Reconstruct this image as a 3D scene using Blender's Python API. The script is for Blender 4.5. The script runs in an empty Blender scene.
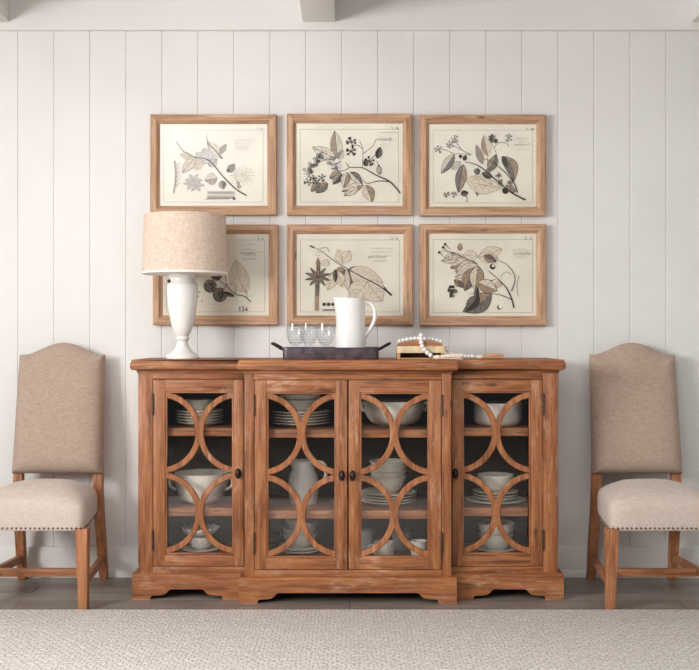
import bpy, bmesh, math, random
from mathutils import Vector
random.seed(7)
C = bpy.context.scene.collection
PI = math.pi
F, CX0, CY0, CAMZ = 1055.0, 349.5, 335.0, 1.096
def X(px, d): return (px - CX0) * d / F
def Z(py, d): return CAMZ - (py - CY0) * d / F

# ------------------------------------------------------------------ colours / materials
def lin(c): return tuple(((v/255)/12.92 if v/255 <= .04045 else ((v/255+.055)/1.055)**2.4) for v in c) + (1,)
def newmat(name):
    m = bpy.data.materials.new(name); m.use_nodes = True
    nt = m.node_tree; b = nt.nodes['Principled BSDF']
    return m, nt, b
def N(nt, t, **kw):
    n = nt.nodes.new(t)
    for k, v in kw.items():
        if k in n.inputs: n.inputs[k].default_value = v
        else: setattr(n, k, v)
    return n
def ramp(nt, fac, stops):
    r = nt.nodes.new('ShaderNodeValToRGB')
    e = r.color_ramp.elements
    while len(e) < len(stops): e.new(.5)
    for i, (p, c) in enumerate(stops):
        e[i].position = p; e[i].color = c if len(c) == 4 else lin(c)
    nt.links.new(fac, r.inputs[0]); return r
def mixc(nt, fac, a, b, mode='MIX'):
    m = nt.nodes.new('ShaderNodeMix'); m.data_type = 'RGBA'; m.blend_type = mode
    for s, v in ((0, fac), (6, a), (7, b)):
        if hasattr(v, 'is_output') or isinstance(v, bpy.types.NodeSocket): nt.links.new(v, m.inputs[s])
        else: m.inputs[s].default_value = v
    return m.outputs[2]
def coords(nt, scale, loc_amt=1.7, rot=(0, 0, 0)):
    tc = nt.nodes.new('ShaderNodeTexCoord'); oi = nt.nodes.new('ShaderNodeObjectInfo')
    vm = N(nt, 'ShaderNodeVectorMath', operation='MULTIPLY_ADD')
    nt.links.new(oi.outputs['Location'], vm.inputs[0]); vm.inputs[1].default_value = (loc_amt,)*3
    nt.links.new(tc.outputs['Object'], vm.inputs[2])
    mp = nt.nodes.new('ShaderNodeMapping'); mp.inputs['Scale'].default_value = scale; mp.inputs['Rotation'].default_value = rot
    nt.links.new(vm.outputs[0], mp.inputs[0]); return mp.outputs[0], vm.outputs[0]
def addbump(nt, b, h, strength=.2, dist=.002):
    bp = N(nt, 'ShaderNodeBump', Strength=strength, Distance=dist)
    nt.links.new(h, bp.inputs['Height']); nt.links.new(bp.outputs[0], b.inputs['Normal'])

def wood(name, axis, dark, mid, light, pale, pale_lo=.56, pale_hi=.78, pale_amt=.7, rough=.5, knot=True, patchy=False):
    m, nt, b = newmat(name)
    ax = 'XYZ'.index(axis)
    def sc(along, across):
        s = [across]*3; s[ax] = along; return tuple(s)
    v, raw = coords(nt, sc(1.9, 21))
    n1 = N(nt, 'ShaderNodeTexNoise', Scale=2.2, Detail=7.0, Roughness=.62, Distortion=.5); nt.links.new(v, n1.inputs['Vector'])
    r1 = ramp(nt, n1.outputs[0], [(.30, dark), (.47, mid), (.70, light)])
    mp2 = nt.nodes.new('ShaderNodeMapping'); mp2.inputs['Scale'].default_value = sc(9, 34); nt.links.new(raw, mp2.inputs[0])
    n2 = N(nt, 'ShaderNodeTexNoise', Scale=1.4, Detail=6.0, Roughness=.7); nt.links.new(mp2.outputs[0], n2.inputs['Vector'])
    r2 = ramp(nt, n2.outputs[0], [(pale_lo, (0, 0, 0, 1)), (pale_hi, (pale_amt,)*3 + (1,))])
    fac = r2.outputs[0]
    if patchy:
        n5 = N(nt, 'ShaderNodeTexNoise', Scale=5.5, Detail=4.0, Roughness=.6); nt.links.new(raw, n5.inputs['Vector'])
        r5 = ramp(nt, n5.outputs[0], [(.46, (.12, .12, .12, 1)), (.64, (1, 1, 1, 1))])
        mu = N(nt, 'ShaderNodeMath', operation='MULTIPLY'); nt.links.new(fac, mu.inputs[0]); nt.links.new(r5.outputs[0], mu.inputs[1]); fac = mu.outputs[0]
    c = mixc(nt, fac, r1.outputs[0], lin(pale))
    mp3 = nt.nodes.new('ShaderNodeMapping'); mp3.inputs['Scale'].default_value = sc(6, 220); nt.links.new(raw, mp3.inputs[0])
    n3 = N(nt, 'ShaderNodeTexNoise', Scale=1.0, Detail=3.0); nt.links.new(mp3.outputs[0], n3.inputs['Vector'])
    r3 = ramp(nt, n3.outputs[0], [(.35, (.72, .70, .68, 1)), (.62, (1.08, 1.08, 1.08, 1))])
    c = mixc(nt, 1.0, c, r3.outputs[0], 'MULTIPLY')
    if knot:
        mp4 = nt.nodes.new('ShaderNodeMapping'); mp4.inputs['Scale'].default_value = sc(3.0, 7.5); nt.links.new(raw, mp4.inputs[0])
        vo = N(nt, 'ShaderNodeTexVoronoi', Scale=1.0, Randomness=1.0); nt.links.new(mp4.outputs[0], vo.inputs['Vector'])
        rk = ramp(nt, vo.outputs['Distance'], [(.03, (.75,)*3 + (1,)), (.085, (0, 0, 0, 1))])
        c = mixc(nt, rk.outputs[0], c, lin(tuple(int(x*.55) for x in dark)))
    nt.links.new(c, b.inputs['Base Color']); b.inputs['Roughness'].default_value = rough
    addbump(nt, b, n3.outputs[0], .25, .0015)
    return m
PW = dict(dark=(98, 54, 28), mid=(150, 91, 52), light=(182, 122, 76), pale=(210, 174, 146), pale_lo=.5, pale_hi=.74, pale_amt=.85, patchy=True)
woodX = wood('pine_x', 'X', **PW); woodZ = wood('pine_z', 'Z', **PW); woodY = wood('pine_y', 'Y', **PW)
innerwood = wood('dark_inner_wood', 'Z', (30, 16, 10), (44, 25, 16), (56, 33, 22), (62, 40, 28), pale_amt=.3, knot=False, rough=.85)  # inner faces in a much darker brown than the outer pine
FW = dict(dark=(156, 114, 84), mid=(190, 149, 117), light=(208, 170, 138), pale=(216, 184, 156), pale_amt=.5, rough=.55)
frameX = wood('frame_wood_x', 'X', **FW); frameZ = wood('frame_wood_z', 'Z', **FW)
LW = dict(dark=(130, 80, 48), mid=(168, 110, 72), light=(188, 132, 92), pale=(200, 154, 118), pale_amt=.45, knot=False)
legZ = wood('chair_wood_z', 'Z', **LW); legX = wood('chair_wood_x', 'X', **LW); legY = wood('chair_wood_y', 'Y', **LW)
BW = dict(dark=(168, 118, 70), mid=(200, 152, 98), light=(216, 172, 118), pale=(226, 190, 142), pale_amt=.4, knot=False)
boxwood = wood('box_wood', 'X', **BW)

def plain(name, col, rough=.5, metal=0.0, noise=0.0, nscale=20, bump=0.0, coat=0.0):
    m, nt, b = newmat(name)
    b.inputs['Roughness'].default_value = rough; b.inputs['Metallic'].default_value = metal
    if coat: b.inputs['Coat Weight'].default_value = coat
    v, raw = coords(nt, (1, 1, 1))
    n = N(nt, 'ShaderNodeTexNoise', Scale=float(nscale), Detail=4.0); nt.links.new(v, n.inputs['Vector'])
    a = tuple(max(0, c*(1-noise)) for c in col); z = tuple(min(255, c*(1+noise)) for c in col)
    r = ramp(nt, n.outputs[0], [(.3, a), (.7, z)])
    nt.links.new(r.outputs[0], b.inputs['Base Color'])
    if bump: addbump(nt, b, n.outputs[0], bump, .002)
    return m
wallpaint = plain('wall_paint', (227, 225, 222), .55, noise=.012, nscale=3)
trimpaint = plain('trim_paint', (227, 225, 222), .5, noise=.01, nscale=3)
ceramic = plain('white_ceramic', (238, 236, 232), .18, noise=.01, nscale=6, coat=.3)
stone = plain('cream_stoneware', (230, 222, 208), .3, noise=.03, nscale=14)
greystone = plain('grey_stoneware', (212, 208, 200), .35, noise=.04, nscale=14)
greymug = plain('blue_grey_stoneware', (160, 162, 162), .4, noise=.05, nscale=14)
darkmetal = plain('dark_bronze', (52, 42, 40), .35, .7, .12, 60, .1)
hingemetal = plain('hinge_steel', (88, 76, 66), .45, .8, .15, 60)
zinc = plain('weathered_zinc', (92, 84, 92), .38, .55, .3, 26, .15)
nailmetal = plain('nail_pewter', (88, 78, 70), .35, .8, .1, 50)
beadwhite = plain('bead_white', (238, 236, 236), .5, noise=.02)
twine = plain('jute_twine', (196, 150, 118), .9, noise=.16, nscale=130, bump=.4)
cottontwine = plain('cotton_twine', (232, 214, 196), .9, noise=.08, nscale=130, bump=.4)
linerwhite = plain('shade_liner', (236, 232, 226), .8, noise=.01)
darkslot = plain('dark_slot_brown', (74, 40, 26), .6, noise=.15, nscale=30)
creampaint = plain('worn_cream_paint', (216, 196, 158), .6, noise=.12, nscale=24)
rubber = plain('switch_black', (30, 28, 28), .4)
brass = plain('finial_wood', (176, 122, 74), .45, noise=.06)

def fabric(name, a, b_, sc=420, rough=.95, bump=.35):
    m, nt, b = newmat(name)
    v, raw = coords(nt, (1, 1, 1))
    def st(scale):
        mp = nt.nodes.new('ShaderNodeMapping'); mp.inputs['Scale'].default_value = scale; nt.links.new(raw, mp.inputs[0])
        n = N(nt, 'ShaderNodeTexNoise', Scale=1.0, Detail=3.0, Roughness=.6); nt.links.new(mp.outputs[0], n.inputs['Vector']); return n.outputs[0]
    h = st((40, 40, sc)); w = st((sc, sc, 40))
    mx = N(nt, 'ShaderNodeMath', operation='ADD'); nt.links.new(h, mx.inputs[0]); nt.links.new(w, mx.inputs[1])
    ml = N(nt, 'ShaderNodeMath', operation='MULTIPLY'); nt.links.new(mx.outputs[0], ml.inputs[0]); ml.inputs[1].default_value = .5
    r = ramp(nt, ml.outputs[0], [(.36, a), (.64, b_)])
    nt.links.new(r.outputs[0], b.inputs['Base Color']); b.inputs['Roughness'].default_value = rough
    b.inputs['Sheen Weight'].default_value = .15
    addbump(nt, b, ml.outputs[0], bump, .0015)
    return m
linen = fabric('linen_back', (156, 134, 119), (190, 167, 151))
linenlit = fabric('linen_seat_lit', (182, 165, 153), (209, 195, 184))  # same linen as the back, brighter seat light put into its colour
burlap = fabric('burlap_shade', (200, 174, 154), (234, 215, 199), 330, bump=.5)

def thin_glass(name, rough=0.0, ior=1.5, tint=(1, 1, 1, 1)):
    m, nt, b = newmat(name); nt.nodes.remove(b)
    out = nt.nodes['Material Output']
    t = N(nt, 'ShaderNodeBsdfTransparent', Color=tint); g = N(nt, 'ShaderNodeBsdfGlossy', Roughness=rough)
    ge = nt.nodes.new('ShaderNodeNewGeometry'); dt = N(nt, 'ShaderNodeVectorMath', operation='DOT_PRODUCT')
    nt.links.new(ge.outputs['Normal'], dt.inputs[0]); nt.links.new(ge.outputs['Incoming'], dt.inputs[1])
    ab = N(nt, 'ShaderNodeMath', operation='ABSOLUTE'); nt.links.new(dt.outputs['Value'], ab.inputs[0])
    om = N(nt, 'ShaderNodeMath', operation='SUBTRACT'); om.inputs[0].default_value = 1.0; nt.links.new(ab.outputs[0], om.inputs[1])
    pw = N(nt, 'ShaderNodeMath', operation='POWER'); nt.links.new(om.outputs[0], pw.inputs[0]); pw.inputs[1].default_value = 5.0
    f0 = ((ior-1)/(ior+1))**2
    f = N(nt, 'ShaderNodeMath', operation='MULTIPLY_ADD'); nt.links.new(pw.outputs[0], f.inputs[0]); f.inputs[1].default_value = 1-f0; f.inputs[2].default_value = f0
    mx = nt.nodes.new('ShaderNodeMixShader')
    nt.links.new(f.outputs[0], mx.inputs[0]); nt.links.new(t.outputs[0], mx.inputs[1]); nt.links.new(g.outputs[0], mx.inputs[2])
    nt.links.new(mx.outputs[0], out.inputs[0]); return m
pane = thin_glass('clear_pane', tint=(.985, .985, .985, 1))
picpane = thin_glass('picture_pane', rough=.18, tint=(.99, .99, .99, 1))
def hob_glass(name):
    m, nt, b = newmat(name)
    b.inputs['Base Color'].default_value = (.96, .97, 1, 1); b.inputs['Roughness'].default_value = .2
    b.inputs['Transmission Weight'].default_value = 1.0; b.inputs['IOR'].default_value = 1.42
    return m
goblet_glass = thin_glass('goblet_glass', rough=.16, ior=1.45, tint=(.975, .98, .985, 1)); hob = hob_glass('pressed_glass')

def floor_mat():
    m, nt, b = newmat('grey_oak_planks')
    v, raw = coords(nt, (1, 1, 1), 0)
    br = N(nt, 'ShaderNodeTexBrick', Scale=1.0, offset=.37)
    for k, val in (('Mortar Size', .0022), ('Brick Width', 1.35), ('Row Height', .128), ('Bias', 0.0), ('Mortar Smooth', .2)): br.inputs[k].default_value = val
    br.inputs['Color1'].default_value = lin((158, 148, 140)); br.inputs['Color2'].default_value = lin((134, 124, 116)); br.inputs['Mortar'].default_value = lin((66, 58, 52))
    nt.links.new(raw, br.inputs['Vector'])
    mp = nt.nodes.new('ShaderNodeMapping'); mp.inputs['Scale'].default_value = (2.2, 34, 1); nt.links.new(raw, mp.inputs[0])
    n = N(nt, 'ShaderNodeTexNoise', Scale=1.6, Detail=7.0, Roughness=.65, Distortion=.4); nt.links.new(mp.outputs[0], n.inputs['Vector'])
    r = ramp(nt, n.outputs[0], [(.32, (.62, .6, .58, 1)), (.66, (1.1, 1.1, 1.1, 1))])
    c = mixc(nt, 1.0, br.outputs[0], r.outputs[0], 'MULTIPLY')
    nt.links.new(c, b.inputs['Base Color']); b.inputs['Roughness'].default_value = .42
    addbump(nt, b, n.outputs[0], .12, .002); return m
def rug_mat():
    m, nt, b = newmat('woven_rug')
    v, raw = coords(nt, (1, 1, 1), 0)
    dn = N(nt, 'ShaderNodeTexNoise', Scale=22.0, Detail=2.0); nt.links.new(raw, dn.inputs['Vector'])
    vm = N(nt, 'ShaderNodeVectorMath', operation='MULTIPLY_ADD'); nt.links.new(dn.outputs['Color'], vm.inputs[0]); vm.inputs[1].default_value = (.022, .020, 0); nt.links.new(raw, vm.inputs[2])
    br = N(nt, 'ShaderNodeTexBrick', Scale=1.0, offset=.5)
    for k, val in (('Mortar Size', .0035), ('Brick Width', .030), ('Row Height', .019), ('Bias', 0.0), ('Mortar Smooth', .8)): br.inputs[k].default_value = val
    br.inputs['Color1'].default_value = lin((240, 235, 230)); br.inputs['Color2'].default_value = lin((228, 222, 216)); br.inputs['Mortar'].default_value = lin((208, 200, 194))
    nt.links.new(vm.outputs[0], br.inputs['Vector'])
    mpn = nt.nodes.new('ShaderNodeMapping'); mpn.inputs['Scale'].default_value = (95, 48, 1); mpn.inputs['Rotation'].default_value = (0, 0, .5); nt.links.new(raw, mpn.inputs[0])
    n = N(nt, 'ShaderNodeTexNoise', Scale=1.0, Detail=4.0, Roughness=.65); nt.links.new(mpn.outputs[0], n.inputs['Vector'])
    r = ramp(nt, n.outputs[0], [(.32, (.72, .71, .70, 1)), (.60, (1.05, 1.05, 1.05, 1))])
    c = mixc(nt, 1.0, br.outputs[0], r.outputs[0], 'MULTIPLY')
    nt.links.new(c, b.inputs['Base Color']); b.inputs['Roughness'].default_value = 1.0
    inv = N(nt, 'ShaderNodeMath', operation='SUBTRACT'); inv.inputs[0].default_value = 1.0; nt.links.new(br.outputs['Fac'], inv.inputs[1])
    ad = N(nt, 'ShaderNodeMath', operation='MULTIPLY_ADD'); nt.links.new(n.outputs[0], ad.inputs[0]); ad.inputs[1].default_value = .6; nt.links.new(inv.outputs[0], ad.inputs[2])
    addbump(nt, b, ad.outputs[0], .8, .006); return m
paper = plain('aged_paper', (234, 226, 210), .85, noise=.03, nscale=5)
ink = plain('ink_dark', (58, 48, 42), .8); wash = plain('ink_brown_wash', (158, 136, 112), .85, noise=.12, nscale=90)
grey = plain('ink_grey_wash', (112, 104, 98), .85, noise=.15, nscale=90); pale = plain('ink_pale_wash', (214, 202, 184), .85, noise=.06, nscale=90)
faint = plain('ink_faint_line', (168, 156, 140), .85); lilac = plain('ink_lilac_wash', (204, 199, 199), .85, noise=.05, nscale=90)

# ------------------------------------------------------------------ mesh helpers (world coordinates in, one object out)
class MB:
    def __init__(s): s.v = []; s.f = []; s.m = []
    def add(s, vs, fs, mat=0):
        o = len(s.v); s.v += [tuple(p) for p in vs]
        for f in fs: s.f.append(tuple(i+o for i in f)); s.m.append(mat)
        return s
    def box(s, x0, x1, y0, y1, z0, z1, mat=0, bev=0.0, seg=2):
        bm = bmesh.new(); bmesh.ops.create_cube(bm, size=1)
        for v in bm.verts: v.co = Vector(((x0+x1)/2+v.co.x*(x1-x0), (y0+y1)/2+v.co.y*(y1-y0), (z0+z1)/2+v.co.z*(z1-z0)))
        if bev: bmesh.ops.bevel(bm, geom=bm.edges[:], offset=bev, segments=seg, affect='EDGES', profile=.5)
        return s.bm(bm, mat)
    def bm(s, bm, mat=0):
        bm.verts.index_update()
        s.add([v.co[:] for v in bm.verts], [[v.index for v in f.verts] for f in bm.faces], mat); bm.free(); return s
    def rings(s, rings, mat=0, cap0=True, cap1=True, closed=True):
        n = len(rings[0]); vs = [p for r in rings for p in r]; fs = []
        for i in range(len(rings)-1):
            for j in range(n if closed else n-1):
                k = (j+1) % n
                fs.append((i*n+j, i*n+k, (i+1)*n+k, (i+1)*n+j))
        if cap0: fs.append(tuple(range(n-1, -1, -1)))
        if cap1: fs.append(tuple((len(rings)-1)*n+j for j in range(n)))
        return s.add(vs, fs, mat)
    def lathe(s, prof, cx, cy, cz=0, seg=40, mat=0, fn=None):
        rs = []
        for r, z in prof:
            r = max(r, 1e-4)
            ring = []
            for j in range(seg):
                a = 2*PI*j/seg; p = (cx+r*math.cos(a), cy+r*math.sin(a), cz+z)
                if fn: p = fn(p, a, r, z)
                ring.append(p)
            rs.append(ring)
        return s.rings(rs, mat)
    def tube(s, path, rad, seg=10, mat=0, closed=False, flat=1.0):
        path = [Vector(p) for p in path]; n = len(path); rs = []
        rads = rad if isinstance(rad, (list, tuple)) else [rad]*n
        up = None
        for i, p in enumerate(path):
            t = (path[(i+1) % n]-path[i-1]) if closed else (path[min(i+1, n-1)]-path[max(i-1, 0)])
            t.normalize()
            if up is None:
                up = Vector((0, 1, 0)) if abs(t.y) < .9 else Vector((1, 0, 0))
            u = (up - t*up.dot(t)).normalized(); up = u; w = t.cross(u)
            rs.append([tuple(p + u*(math.cos(2*PI*j/seg)*rads[i]*flat) + w*(math.sin(2*PI*j/seg)*rads[i])) for j in range(seg)])
        if closed: rs.append(rs[0])
        return s.rings(rs, mat, not closed, not closed)
    def prism(s, poly, axis, a, b, mat=0):
        def P(u, v, w): return {'Y': (u, w, v), 'X': (w, u, v), 'Z': (u, v, w)}[axis]
        return s.rings([[P(u, v, a) for u, v in poly], [P(u, v, b) for u, v in poly]], mat)
    def sphere(s, c, r, mat=0, sx=1, sy=1, sz=1, u=14, v=9):
        prof = [(math.sin(PI*i/v)*r, -math.cos(PI*i/v)*r) for i in range(v+1)]
        return s.lathe(prof, 0, 0, 0, u, mat, fn=lambda p, a, rr, z: (c[0]+p[0]*sx, c[1]+p[1]*sy, c[2]+p[2]*sz))
    def build(s, name, mats, parent=None, smooth=35, origin=None):
        me = bpy.data.meshes.new(name)
        off = Vector(origin) if origin is not None else (WORLD.get(parent.name, Vector((0, 0, 0))) if parent else Vector((0, 0, 0)))
        me.from_pydata([tuple(Vector(p)-off) for p in s.v], [], s.f)
        for m in (mats if isinstance(mats, (list, tuple)) else [mats]): me.materials.append(m)
        me.polygons.foreach_set('material_index', s.m)
        bm = bmesh.new(); bm.from_mesh(me); bmesh.ops.remove_doubles(bm, verts=bm.verts, dist=2e-6) if smooth != 'raw' else None
        if smooth != 'raw': bmesh.ops.recalc_face_normals(bm, faces=bm.faces)
        bm.to_mesh(me); bm.free()
        if smooth and smooth != 'raw':
            me.shade_smooth(); me.set_sharp_from_angle(angle=math.radians(smooth))
        o = bpy.data.objects.new(name, me); C.objects.link(o)
        if parent: o.parent = parent; WORLD[o.name] = off
        elif origin is not None: o.location = origin; WORLD[o.name] = off
        else: WORLD[o.name] = off
        return o
WORLD = {}
def tag(o, label=None, cat=None, group=None, kind=None):
    if label: o['label'] = label
    if cat: o['category'] = cat
    if group: o['group'] = group
    if kind: o['kind'] = kind
    return o
def thing(name, loc, label, cat, group=None):
    o = bpy.data.objects.new(name, None); C.objects.link(o); o.location = loc; o.empty_display_size = .05
    WORLD[o.name] = Vector(loc); return tag(o, label, cat, group)
def structure(mb, name, mats, smooth=35, parent=None):
    o = mb.build(name, mats, parent, smooth)
    if not parent: o['kind'] = 'structure'
    return o
def dup(root, loc, label, group=None):
    r = root.copy(); C.objects.link(r); r.location = loc; r['label'] = label
    if group: r['group'] = group
    for ch in list(root.children):
        c = ch.copy(); C.objects.link(c); c.parent = r
        for g in list(ch.children):
            d = g.copy(); C.objects.link(d); d.parent = c
    return r
def bez(p, n=12):
    """Catmull-Rom through the points"""
    p = [Vector(q) for q in p]; out = []
    for i in range(len(p)-1):
        a, b, c, d = p[max(i-1, 0)], p[i], p[i+1], p[min(i+2, len(p)-1)]
        for k in range(n):
            t = k/n
            out.append(.5*((2*b)+(c-a)*t+(2*a-5*b+4*c-d)*t*t+(3*b-a-3*c+d)*t**3))
    out.append(p[-1]); return out

# ------------------------------------------------------------------ the room
WY = 4.80
XL, XR, ZT = -3.1, 4.6, 2.82
g0, gs = X(18, WY), X(54, WY)-X(18, WY)
gx = [g0+gs*i for i in range(-12, 40)]
gx = [x for x in gx if XL+.02 < x < XR-.02]
prof = [(XL, WY)]
for x in gx: prof += [(x-.0035, WY), (x-.0018, WY+.004), (x+.0018, WY+.004), (x+.0035, WY)]
prof.append((XR, WY))
w = MB(); w.add([(x, y, z) for z in (0, ZT) for x, y in prof] + [(XR, WY+.1, 0), (XL, WY+.1, 0), (XR, WY+.1, ZT), (XL, WY+.1, ZT)], [])
n = len(prof)
w.f += [(i, i+1, n+i+1, n+i) for i in range(n-1)] + [tuple(range(n-1, -1, -1)) + (2*n+1, 2*n), tuple(range(n, 2*n)) + (2*n+2, 2*n+3), (2*n, 2*n+1, 2*n+3, 2*n+2), (0, n, 2*n+3, 2*n+1), (n-1, 2*n, 2*n+2, 2*n-1)]
w.m = [0]*len(w.f)
structure(w, 'wall_back', wallpaint, smooth=0)
structure(MB().box(XL-.1, XR+.1, -3.0, WY+.1, -.08, 0), 'floor', floor_mat())
CE = 2.2
structure(MB().box(XL, XR, CE, WY, ZT, ZT+.08), 'ceiling', trimpaint)
# left wall with an assumed window, out of view, for the daylight
wy0, wy1, wz0, wz1 = 0.0, 2.3, 1.15, 2.25
lw = MB()
lw.box(XL-.1, XL, -3.0, wy0, 0, ZT).box(XL-.1, XL, wy1, WY+.1, 0, ZT).box(XL-.1, XL, wy0, wy1, 0, wz0).box(XL-.1, XL, wy0, wy1, wz1, ZT)
structure(lw, 'wall_left', wallpaint)
wf = MB()
for a, b in ((wy0, wy0+.06), (wy1-.06, wy1)): wf.box(XL-.07, XL+.02, a, b, wz0, wz1)
for a, b in ((wz0, wz0+.06), (wz1-.06, wz1)): wf.box(XL-.07, XL+.02, wy0, wy1, a, b)
wf.box(XL-.06, XL-.02, (wy0+wy1)/2-.02, (wy0+wy1)/2+.02, wz0, wz1)
structure(wf, 'assumed_window_1', trimpaint)  # frame of the assumed, unseen left window
structure(MB().box(XR, XR+.1, 1.5, WY+.1, 0, ZT), 'wall_right', wallpaint)
# baseboard, shoe moulding, frieze, beams
zb = Z(547, 4.782)
structure(MB().prism([(4.782, .0), (4.782, zb-.006), (4.786, zb), (WY, zb), (WY, 0)], 'X', XL, XR), 'baseboard_back', trimpaint)
structure(MB().prism([(4.768, .0), (4.768, .018), (4.774, .028), (4.782, .031), (4.782, 0)], 'X', XL, XR), 'trim_1', trimpaint)
zf = Z(30, 4.78)
structure(MB().prism([(4.782, zf), (4.778, zf+.004), (4.778, ZT), (WY, ZT), (WY, zf)], 'X', XL, XR), 'trim_2', trimpaint)
zbm = Z(22, 4.778)
for i, (a, b) in enumerate(((302.6, 335.2), (691, 724), (-22, 9.5))):
    structure(MB().box(X(a, 4.778), X(b, 4.778), CE, 4.778, zbm, ZT, bev=.004), 'trim_%d' % (i+3), trimpaint)

rug = MB()
rpts = []
rug.box(-2.6, 2.6, 1.7, 4.178, .001, .010, bev=.004)
ro = rug.build('rug', rug_mat(), origin=(0, 2.7, .001))
tag(ro, 'pale grey woven area rug covering the floor in front of the sideboard', 'rug')

# ------------------------------------------------------------------ sideboard
SX = -.0065
YB = 4.764
YS, YC = 4.388, 4.323
sb = thing('sideboard', (SX, 4.55, 0), 'wide reclaimed pine breakfront sideboard with four glazed fretwork doors against the plank wall', 'sideboard')
def off_poly(poly, e):
    out = []; n = len(poly)
    for i in range(n):
        p0, p1, p2 = Vector(poly[i-1]), Vector(poly[i]), Vector(poly[(i+1) % n])
        d1, d2 = (p1-p0).normalized(), (p2-p1).normalized()
        n1, n2 = Vector((-d1.y, d1.x)), Vector((-d2.y, d2.x))
        k = 1+n1.dot(n2); out.append(tuple(p1+(n1+n2)*(e/k)))
    return out
def rnd(poly, i, r, seg=4):
    n = len(poly); p0, p1, p2 = Vector(poly[i-1]), Vector(poly[i]), Vector(poly[(i+1) % n])
    a = p1+(p0-p1).normalized()*r; b = p1+(p2-p1).normalized()*r
    return [tuple((1-t)**2*a+2*t*(1-t)*p1+t*t*b) for t in [k/seg for k in range(seg+1)]]
hs, hc = .901, .4525
yts, ytc = 4.352, 4.287
plan = [(SX-hs, YB), (SX-hs, yts), (SX-hc, yts), (SX-hc, ytc), (SX+hc, ytc), (SX+hc, yts), (SX+hs, yts), (SX+hs, YB)]
pl2 = []
for i in range(8):
    pl2 += rnd(plan, i, .012) if i in (1, 3, 4, 6) else (rnd(plan, i, .006) if i in (2, 5) else [plan[i]])
rs = [[(x, y, z) for x, y in off_poly(pl2, e)] for z, e in ((.950, .016), (.952, .007), (.956, .002), (.962, 0), (.976, 0), (.9805, .0015), (.982, .005), (.9845, .0045), (.988, .0045), (.9915, .006), (.994, .010))]
MB().rings(rs).build('countertop', woodX, sb, 40)
# case: sides, dividers, back, floor, roof
hb, hcb = .873, .424
c = MB()
for sgn in (-1, 1):
    a, b = sorted((SX+sgn*hb, SX+sgn*(hb-.022))); c.box(a, b, YS+.012, YB, .10, .950, 1)
    a, b = sorted((SX+sgn*hcb, SX+sgn*(hcb-.02))); c.box(a, b, YC+.012, YB-.012, .10, .950, 2)
c.box(SX-hb+.022, SX+hb-.022, YB-.012, YB, .10, .950, 2)
for sgn in (-1, 1):
    a, b = sorted((SX+sgn*(hb-.0221), SX+sgn*(hb-.0245))); c.box(a, b, YS+.03, YB-.012, .16, .93, 2)
c.box(SX-hb+.022, SX+hb-.022, YS+.03, YB-.012, .135, .16, 0)
c.box(SX-hcb+.02, SX+hcb-.02, YC+.03, YS+.03, .135, .16, 0)
c.box(SX-hb+.022, SX+hb-.022, YS+.03, YB-.012, .93, .950, 0)
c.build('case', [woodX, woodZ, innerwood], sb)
# face frames
f = MB()
for sgn in (-1, 1):
    a, b = sorted((SX+sgn*hb, SX+sgn*.8125)); f.box(a, b, YS, YS+.024, .100, .950, 1, .0015)
    a, b = sorted((SX+sgn*.8125, SX+sgn*hcb)); f.box(a, b, YS+.001, YS+.024, .914, .950, 0, .001); f.box(a, b, YS+.001, YS+.024, .100, .1325, 0, .001)
    a, b = sorted((SX+sgn*hcb, SX+sgn*.385)); f.box(a, b, YC, YC+.024, .100, .950, 1, .0015)
f.box(SX-.385, SX+.385, YC+.001, YC+.024, .913, .950, 0, .001); f.box(SX-.385, SX+.385, YC+.001, YC+.024, .100, .133, 0, .001)
f.build('face_frame', [woodX, woodZ], sb)
# small moulding under the top
for (x0, x1, y) in ((SX-hb-.006, SX-hcb, YS-.006), (SX+hcb, SX+hb+.006, YS-.006), (SX-hcb-.006, SX+hcb+.006, YC-.006)):
    MB().box(x0, x1, y, y+.02, .938, .951, 0, .004).build('cove_moulding', woodX, sb)
# plinth boards with bracket feet
og = [(.075, 0), (.077, .015), (.090, .018), (.118, .019), (.134, .023), (.146, .032), (.152, .040), (.160, .0445)]
def bracket(x0, x1, w0=0, w1=0):
    L = x1-x0
    pts = [(x0, 0)] + [(x0+u-w0, z) for u, z in og] + [(x1-u+w1, z) for u, z in reversed(og)] + [(x1, 0), (x1, .098), (x0, .098)]
    return pts
def plinth(x0, x1, y, w0=0, w1=0):
    m = MB(); m.prism(bracket(x0, x1, w0, w1), 'Y', y, y+.022)
    m.prism([(y, .098), (y+.004, .103), (y+.016, .107), (y+.026, .107), (y+.026, .098)], 'X', x0, x1)
    return m
hp, hpc = .893, .444
yps, ypc = 4.363, 4.299
plinth(SX-hp, SX-hpc, yps).build('plinth', woodX, sb)
plinth(SX+hpc, SX+hp, yps).build('plinth', woodX, sb)
plinth(SX-hpc, SX+hpc, ypc).build('plinth', woodX, sb)
for sgn in (-1, 1):
    a, b = sorted((SX+sgn*hp, SX+sgn*(hp-.02)))
    pts = [(yps+.02, 0), (yps+.08, 0), (yps+.085, .018), (yps+.14, .0445), (YB-.14, .0445), (YB-.085, .018), (YB-.08, 0), (YB, 0), (YB, .107), (yps+.02, .107)]
    MB().prism(pts, 'X', a, b).build('plinth_return', woodY, sb)
    a, b = sorted((SX+sgn*hpc, SX+sgn*(hpc-.02)))
    MB().box(a, b, ypc+.02, yps+.03, 0, .107, 0).build('plinth_return', woodY, sb)
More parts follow.
